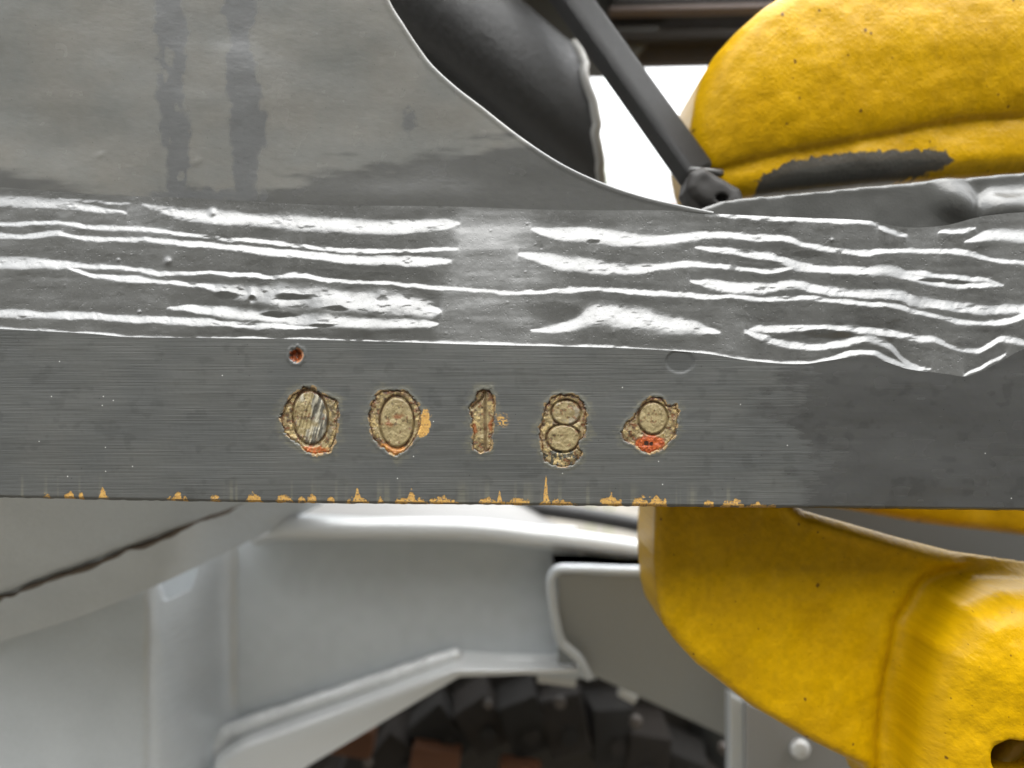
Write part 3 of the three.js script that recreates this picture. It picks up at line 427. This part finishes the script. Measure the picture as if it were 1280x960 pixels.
{
  const Z = -0.026, out = poly2([[823, 620], [819, 700], [823, 755], [830, 782], [845, 803], [872, 832], [940, 884], [1010, 924], [1075, 955], [1110, 1000], [1540, 1060], [1540, 724], [1280, 704], [1200, 693], [1130, 675], [1060, 655], [1010, 641], [985, 620]], Z);
  const boss = poly2([[1108, 1010], [1112, 930], [1122, 850], [1136, 785], [1165, 740], [1215, 722], [1290, 722], [1540, 745], [1540, 1060]], Z);
  const topY = (x) => W(0, curve([[1000, 639], [1060, 655], [1130, 675], [1200, 693], [1280, 704], [1400, 716]])(x / (U * (D - Z) / D) + 640), Z).y;
  const cav = W(1288, 952, -0.002);
  const g = surfaceNet((x, y) => {
    const a = polySd(out, x, y), b = polySd(boss, x, y), wob = fbm(x * 45, y * 45, 2, 170) * 0.0007 + fbm(x * 180, y * 180, 2, 171) * 0.0004;
    const lip = 0.0012 * Math.exp(-((a + 0.003) ** 2) / 4e-6) * (y > -0.062 && x > 0.07 ? 1 : 0);
    const dome = 0.009 - 0.009 * Math.exp(Math.min(0, b) / 0.01);
    const vb = (y + 0.055) * 0.12;                    // the wall leans back towards its top
    return (z) => {
      let d = extrudeSd(a, z, -0.06, -0.0255 + wob + lip - vb * 0.4 - 0.003 * Math.exp(-((b - 0.0025) ** 2) / 0.8e-5), 0.0035);
      if (z < -0.0312) d = x > 0.078 && y > topY(x) - 0.012 ? Math.max(d, -0.0312 - z) : d;
      d = smin(d, extrudeSd(b, z, -0.055, -0.0085 + dome + wob * 1.6, 0.0065), 0.004);
      return smax(d, -(Math.hypot((x - cav.x) * 0.75 + (y - cav.y) * 0.35, (y - cav.y) - (x - cav.x) * 0.2) - 0.0068 + wob * 2), 0.0015);
    };
  }, [0.034, -0.124, -0.065], [0.195, -0.03, 0.006], 0.0008);
  const o = thing('yellow_casting_001', 'yellow painted iron casting with a raised boss below the grey bar', 'casting');
  part('casting_body', uvShift(g, 0.02, -0.13), yMat(yTex(null, 190)), o);
  const pl = poly2([[1225, 990], [1240, 950], [1262, 922], [1300, 905], [1400, 905], [1400, 1020], [1225, 1020]], -0.016);
  part('socket_plug', surfaceNet((x, y) => { const d = polySd(pl, x, y); return (z) => extrudeSd(d, z, -0.045, -0.0135 + noise(x * 300, y * 300, 172) * 0.0003, 0.003); }, [0.115, -0.122, -0.05], [0.16, -0.08, -0.008], 0.0008), mat([0.3, 0.2, 0.012], 0.5, { bumpMap: rep(peel, 5), bumpScale: 0.0002 }), o);
}
{ // second yellow casting seen through the slit between the bar and the lower casting
  const pl = poly2([[1020, 600], [1030, 632], [1150, 654], [1290, 671], [1420, 690], [1420, 600]], -0.095);
  const g = surfaceNet((x, y) => { const d = polySd(pl, x, y); return (z) => extrudeSd(d, z, -0.13, -0.093 + fbm(x * 60, y * 60, 2, 180) * 0.001, 0.004); }, [0.1, -0.08, -0.135], [0.25, -0.026, -0.085], 0.0014);
  const o = thing('yellow_casting_002', 'yellow cast edge seen through the dark slit under the grey bar', 'casting');
  part('casting_body', uvShift(g, 0.02, -0.13), yMat(yTex(null, 200)), o);
}

// ------------------------------------------------------------------ dark parts seen through the opening
const blackPaint = mat([0.018, 0.018, 0.018], 0.3, { bumpMap: rep(fine, 4), bumpScale: 0.0003 });
{
  const o = thing('steel_tube', 'thick glossy black tube running diagonally behind the curved plate edge', 'tube');
  const A = W(400, -120, -0.075), B = W(728, 158, -0.088), ax = B.clone().sub(A).normalize(), r = 0.0195, e1 = new THREE.Vector3(0, 0, 1).cross(ax).normalize(), e2 = ax.clone().cross(e1);
  const NA = 96, NL = 70, rim = [], at = (a, t) => {                // the end is cut off nearly upright
    const k = 1 + 0.01 * fbm(t * 6, Math.sin(a) * 2, 3, 210), q = A.clone().addScaledVector(e1, Math.cos(a) * r * k).addScaledVector(e2, Math.sin(a) * r * k), xe = B.x + 0.0015 + (B.y - q.y) * 0.1 + 0.0011 * noise(a * 1.7, 2, 211);
    let L = (xe - q.x) / ax.x; for (let n = 0; n < 6; n++) L = (B.x + 0.0015 + (B.y - q.y - ax.y * L) * 0.2 + 0.0013 * fbm(Math.cos(a) * 3, Math.sin(a) * 3, 3, 211) - q.x) / ax.x;
    return q.addScaledVector(ax, L * t);
  };
  const g = grid(NA + 1, NL, (i, j) => flat(at(-i / NA * 2 * Math.PI, j / (NL - 1)), 10, 0, 10, 0));
  part('tube_wall', g, mat([0.02, 0.02, 0.0195], 0.2, { bumpMap: rep(fine, 6), bumpScale: 0.0002 }), o);
  for (let i = 0; i < NA; i++) rim.push(at(i / NA * 2 * Math.PI, 1));
  part('end_rim', new THREE.TubeGeometry(new THREE.CatmullRomCurve3(rim, true), 200, 0.0017, 10, true), mat([0.24, 0.235, 0.22], 0.35), o);
}
{
  const o = thing('void_filler', 'added dark grey sheet behind the diagonal tube, standing in for deep shade', 'filler');
  part('filler_sheet', slab([[380, -140], [1010, -140], [820, 40], [790, 80], [772, 100], [757, 93], [740, 93], [730, 100], [700, 112], [660, 150], [380, 150]], -0.135, 0.004), mat([0.055, 0.055, 0.052], 0.6), o);  // added sheet filling a void that is dark only from deep shade
}
{
  const o = thing('diagonal_rod', 'black square steel rod slanting down to the lug beside the upper yellow casting', 'rod');
  const A = W(672, -60, -0.062), B = W(873, 222, -0.044), d = B.clone().sub(A), L = d.length();
  const g = new RoundedBoxGeometry(0.0095, L, 0.0095, 5, 0.0022); { const p = g.attributes.position; } g.rotateY(0.62);
  const m = part('rod_bar', g, mat([0.016, 0.015, 0.014], 0.4, { bumpMap: rep(fine, 5), bumpScale: 0.0008 }), o);
  m.position.copy(A).addScaledVector(d, 0.5); m.quaternion.setFromUnitVectors(new THREE.Vector3(0, 1, 0), d.clone().normalize());
  const ring = new THREE.TorusGeometry(0.0056, 0.0011, 12, 40); ring.rotateX(Math.PI / 2); ring.scale(1, 1, 0.8); const c = part('collar', ring, mat([0.05, 0.048, 0.045], 0.3), o); c.position.copy(W(878, 214, -0.042)); c.quaternion.copy(m.quaternion); c.rotateZ(-0.8);
  const lp = poly2([[858, 236], [862, 216], [878, 208], [900, 222], [925, 236], [935, 262], [905, 266], [876, 258], [864, 248]], -0.036), h = W(901, 249, -0.036);
  part('lug', surfaceNet((x, y) => { const a = polySd(lp, x, y), hole = Math.hypot((x - h.x) * 0.8 + (y - h.y) * 0.25, (y - h.y) * 1.25) - 0.0013; return (z) => smax(extrudeSd(a, z, -0.05, -0.034, 0.003), -hole, 0.001) + noise3(x * 350, y * 350, z * 350, 220) * 0.0002; }, [0.048, 0.046, -0.054], [0.082, 0.074, -0.03], 0.0006), mat([0.014, 0.012, 0.01], 0.65), o);
}
{
  const o = thing('leaf_pack', 'stack of dark rusty horizontal steel leaves behind the upper yellow casting', 'spring');
  const rows = [[-60, 2, -0.128, [0.03, 0.026, 0.022]], [3, 12, -0.122, [0.2, 0.15, 0.13]], [14, 34, -0.135, [0.024, 0.02, 0.017]], [36, 49, -0.132, [0.04, 0.032, 0.026]], [52, 77, -0.137, [0.05, 0.034, 0.018]]];
  rows.forEach(([a, b, z, c], n) => { const p = W(765 - n * 4, a, z), q = W(1060, b, z), g = new RoundedBoxGeometry(q.x - p.x, p.y - q.y, 0.006, 3, 0.0012), P = g.attributes.position; g.rotateZ(0.022); part('spring_leaf', g, mat(c, 0.6, { bumpMap: rep(fine, 3), bumpScale: 0.001 }), o).position.set((p.x + q.x) / 2, (p.y + q.y) / 2, z - 0.003); });
}

// ------------------------------------------------------------------ silver cross member below the bar
const silverMap = tex(512, 512, (x, y) => { const n = tileFbm(x, y, 512, 8, 4, 230), f = tileFbm(x, y, 512, 256, 1, 231); return s3([0.46, 0.485, 0.5].map((v) => v * (1 + 0.07 * n + 0.04 * f))); }, true, true);
const silver = mat([1, 1, 1], 0.36, { map: silverMap, metalness: 0.3, bumpMap: rep(peel, 2), bumpScale: 0.00012 });
const silverWeldLit = mat([0.55, 0.56, 0.56], 0.32, { metalness: 0.25 });  // lighter silver; puts skylight into the colour of rolled edge and arch rim
const cross = thing('cross_member', 'silver grey painted welded cross member below the stamped bar', 'cross member');
{
  const l1 = (x) => lerp(770, 632, (x + 60) / 360), l2 = curve([[-330, 920], [-80, 829], [0, 800], [100, 768], [200, 727], [290, 684], [350, 654], [402, 628]]);
  part('back_panel', slab([[262, 640], [720, 660], [745, 850], [575, 838], [300, 925], [255, 985]], -0.132, 0.004), silver, cross);
  part('side_panel', shell(120, 60, (u, v) => { const x = lerp(-330, 296, u), notch = 26 * (1 - sst(18, 27, Math.abs(x - 222))), t = l2(x) + 2 + notch, y = lerp(t, 1300, v); const fold = sst(175, 300, x), cr = Math.exp(-(((x - 190 - (y - 770) * 0.42) / 9) ** 2)) * sst(745, 800, y); return W(x, y, -0.074 - (x + 90) * 0.00004 - 0.042 * fold + 0.0005 * cr); }, 0.003), silver, cross);
  part('diagonal_flange', shell(80, 16, (u, v) => { const x = lerp(-330, 402, u), a = Math.min(l1(x), 626), b = Math.max(a + 2, l2(x)), y = lerp(a, b + 3, v); return W(x, y, lerp(-0.058, -0.0735, v) - (x + 90) * 0.00003 - 0.036 * sst(190, 390, x)); }, 0.003), silver, cross, 'slanted silver grey flange');
  part('sloping_plate', shell(60, 20, (u, v) => { const x = lerp(-330, 345, u), y = lerp(596, l1(x) + 1, v); return W(x, y, lerp(-0.0345, -0.0585, v) - (x + 90) * 0.00003 * v - 0.03 * v * sst(210, 340, x)); }, 0.003), silver, cross, 'sloping plate just under the bar');
  const bead1 = []; for (let x = -320; x <= 305; x += 12) bead1.push(W(x, l1(x) + 2, -0.0575 - (x + 90) * 0.00003 - 0.03 * sst(210, 340, x)).add(new THREE.Vector3(0, fbm(x / 20, 2, 2, 240) * 0.0015, 0)));
  part('weld_bead', tubeAlong(bead1, 0.0009, 300, 7, 0.0007, 330), mat([0.11, 0.085, 0.065], 0.7), cross, 'rough brown weld bead');
  part('inner_wall', slab([[-330, 640], [360, 640], [360, 700], [270, 1000], [-330, 1000]], -0.165, 0.004), silver, cross);
  // rolled top edge and the top face behind it
  const roll = [[322, 667, -0.127], [345, 662, -0.122], [430, 661, -0.122], [520, 661, -0.122], [600, 663, -0.122], [680, 672, -0.122], [760, 683, -0.124], [850, 696, -0.128]];
  part('rolled_edge', tubeAlong(roll.map((p) => W(...p)), 0.0046, 80, 24), silverWeldLit, cross);
  part('top_face', shell(40, 8, (u, v) => { const x = lerp(338, 850, u), n = W(x, curve([[330, 657], [600, 657], [700, 667], [850, 692]])(x), -0.124), k = lerp(0.07, 0.0, v); n.z -= k; n.y -= 0.0012 * Math.sin(v * 5) + sst(0.55, 0.8, u) * 0.012 * (1 - v); return n; }, 0.002), mat([0.2, 0.195, 0.185], 0.5), cross);  // darker than the silver paint to hold down the skylight on top
  // arch rim along the bottom with its weld bead
  const line = (pts, n = 8) => { const o = []; for (let k = 0; k < pts.length - 1; k++) for (let q = 0; q < n; q++) o.push([lerp(pts[k][0], pts[k + 1][0], q / n), lerp(pts[k][1], pts[k + 1][1], q / n)]); o.push(pts[pts.length - 1]); return o; };
  part('rim_bead', tubeAlong(line([[246, 1010], [266, 938], [284, 917], [312, 906], [568, 821]]).map(([a, b]) => W(a, b, -0.126)), 0.0036, 420, 14, 0.0004, 480), silverWeldLit, cross, 'bright rippled weld bead along the arch');
  const up = (x) => (x < 270 ? lerp(1010, 934, (x - 240) / 30) : x < 304 ? lerp(934, 911, (x - 270) / 34) : x < 568 ? lerp(911, 816, (x - 304) / 264) : lerp(816, 823, (x - 568) / 150)), dn = (x) => (x < 384 ? lerp(1090, 958, (x - 240) / 144) : x < 574 ? lerp(958, 846, (x - 384) / 190) : lerp(846, 841, (x - 574) / 150));
  part('arch_rim', shell(180, 14, (u, v) => { const x = lerp(246, 722, u), lo = dn(x), hi = up(x); const f = Math.min(0.72, 22 / Math.max(8, lo - hi)), w = v < 0.75 ? v / 0.75 * f : lerp(f, 1, (v - 0.75) / 0.25); return W(x, lerp(hi, lo, w), -0.13 + 0.0165 * Math.min(1, v / 0.75) - 0.001 * sst(0.75, 1, v)); }, 0.012), silverWeldLit, cross);
  // side box with raised border
  part('box_panel', shell(40, 40, (u, v) => { const x = lerp(698, 1000, u), y = lerp(718, 960, v); return W(x, Math.min(y, lerp(838, 930, clamp((x - 728) / 200, 0, 1))), lerp(-0.104, -0.14, v)); }, 0.003), mat([0.24, 0.245, 0.235], 0.5, { bumpMap: rep(peel, 2), bumpScale: 0.00012 }), cross, 'panel with a raised border, its shade put into a darker grey');  // shade of the downward-tilted face put into a darker grey than silver
  const bord = [[850, 714, -0.104], [780, 713, -0.104], [718, 711, -0.104], [697, 712, -0.104], [689, 722, -0.105], [690, 750, -0.107], [695, 780, -0.109], [702, 803, -0.111], [722, 822, -0.113], [735, 845, -0.116]];
  part('raised_border', tubeAlong(bord.map((p) => W(...p)), 0.0019, 120, 16), silver, cross);
  part('box_top', shell(30, 8, (u, v) => { const x = lerp(694, 860, u), n = W(x, 712, -0.104); n.z -= lerp(0.024, 0, v); return n; }, 0.002), silver, cross);
  part('corner_plate', slab([[932, 878], [1100, 960], [1180, 1050], [932, 1050]], -0.098, 0.004), mat([0.24, 0.24, 0.235], 0.5), cross);
  part('corner_strip', slab([[912, 868], [930, 877], [930, 1050], [912, 1050]], -0.1, 0.006), silver, cross);
  const bolt = new THREE.SphereGeometry(0.0038, 24, 16); bolt.scale(1, 1, 0.7); part('bolt_head', bolt, silverWeldLit, cross).position.copy(W(1000, 936, -0.0965));
}
{
  const o = thing('black_hose', 'black rubber hose passing behind the silver cross member under the bar', 'hose');
  part('hose_body', tubeAlong([W(620, 628, -0.2), W(690, 638, -0.2), W(760, 649, -0.2), W(850, 668, -0.2), W(960, 700, -0.2)], 0.0042, 60, 16), mat([0.012, 0.012, 0.012], 0.5), o);
}
// ------------------------------------------------------------------ track chain under the arch
{
  const o = thing('track_chain', 'dark greasy track chain with rusty blocks under the silver arch', 'chain');
  const C = [655, 1190], dark = [mat([0.026, 0.022, 0.018], 0.75, { bumpMap: rep(fine, 3), bumpScale: 0.001 }), mat([0.034, 0.025, 0.018], 0.75, { bumpMap: rep(fine, 3), bumpScale: 0.001 })], rust = mat([0.2, 0.07, 0.022], 0.8, { bumpMap: rep(fine, 4), bumpScale: 0.001 }), steel = mat([0.5, 0.49, 0.46], 0.4);
  const at = (a, r, z) => W(C[0] + Math.sin(a) * r, C[1] - Math.cos(a) * r, z), k = (D + 0.17) / D * U;
  for (let n = 0; n < 13; n++) {
    const a = -1.05 + n * 0.175, p = at(a, 296 + (n % 3) * 3, -0.17), g = new RoundedBoxGeometry(0.0192, 0.026, 0.03, 2, 0.0011); const m = part('chain_link', g, dark[n % 2], o); m.position.copy(p); m.rotation.set((rnd() - 0.5) * 0.3, (rnd() - 0.5) * 0.4, -a + 0.35 + (rnd() - 0.5) * 0.15); m.scale.setScalar(0.92 + rnd() * 0.14);
    const roll = new THREE.CylinderGeometry(0.0036, 0.0042, 0.0045, 20); roll.rotateX(Math.PI / 2); part('roller', roll, dark[(n + 1) % 2], m).position.set(0.001, -0.004, 0.015);
  }
  for (const [x, y, w, h] of [[438, 922, 58, 34], [545, 947, 58, 32], [650, 962, 50, 20]]) { const m = part('rusty_block', new RoundedBoxGeometry(w * k, h * k, 0.012, 3, 0.002), rust, o, 'orange brown rusty block'); m.position.copy(W(x, y, -0.152)); m.rotation.z = -0.15; }
  for (const [x, y, r] of [[500, 858, 8], [610, 880, 7], [700, 878, 9], [795, 902, 10], [905, 935, 9], [430, 938, 9], [460, 952, 8]]) { const s = new THREE.SphereGeometry(r * k * 0.8, 12, 9); part('bolt', s, mat([0.09, 0.075, 0.065], 0.5), o).position.copy(W(x, y, -0.15)); }
  const nut = new THREE.CylinderGeometry(0.0032, 0.0032, 0.017, 6); nut.rotateZ(1.45); part('pin', nut, steel, o, 'pale steel pin').position.copy(W(696, 847, -0.15));
  const nut2 = new THREE.CylinderGeometry(0.0032, 0.0034, 0.008, 6); nut2.rotateZ(1.1); part('pin', nut2, steel, o, 'pale steel pin').position.copy(W(785, 866, -0.15));
    part('dark_backing', slab([[300, 1000], [380, 890], [480, 820], [600, 800], [740, 800], [960, 850], [1000, 1000]], -0.19, 0.01), mat([0.04, 0.034, 0.028], 0.8), o);  // added dark slab closing the pale gap in the shaded arch
}

// ------------------------------------------------------------------ far things in the bright opening
{
  const p = W(853, 243, -3), g = new THREE.CylinderGeometry(0.034, 0.036, p.y + 0.95, 16); g.translate(p.x, (p.y - 0.95) / 2, p.z);
  tag(part('marker_post', g, mat([0.62, 0.06, 0.035], 0.6)), 'red marker post standing in the bright yard behind the frame', 'post');
  const o = thing('weed_plant', 'tall thin green weed beyond the opening', 'plant'), gm = mat([0.16, 0.2, 0.05], 0.8);
  const leaf = (b, len, a, r) => { const s = new THREE.Shape(); s.moveTo(0, 0); s.quadraticCurveTo(len * 0.4, len * 0.13, len, 0); s.quadraticCurveTo(len * 0.4, -len * 0.13, 0, 0); const q = new THREE.ShapeGeometry(s, 6); q.rotateX(r); q.rotateZ(a); q.translate(b.x, b.y, b.z); return q; };
  const z = -1.6, t1 = W(744, 170, z), t2 = W(762, 205, z);
  part('stem', tubeAlong([new THREE.Vector3(t1.x - 0.02, -0.95, z), new THREE.Vector3(t1.x - 0.01, -0.2, z + 0.01), t1], 0.003, 30, 6), gm, o);
  part('stem', tubeAlong([new THREE.Vector3(t1.x, -0.95, z), new THREE.Vector3(t2.x + 0.004, -0.2, z - 0.01), t2], 0.003, 30, 6), gm, o);
  for (const [x, y, l, a, r] of [[744, 172, 0.028, 1.2, 0.4], [745, 186, 0.03, 1.9, 0.6], [747, 190, 0.02, 0.6, 0.2], [756, 206, 0.036, 1.3, 0.5], [760, 226, 0.04, 1.9, 0.5], [760, 228, 0.045, 0.15, 0.6], [764, 226, 0.036, 2.6, 0.4]]) part('leaf', leaf(W(x, y, z), l, a, r), gm, o);
}
renderer.render(scene, camera);
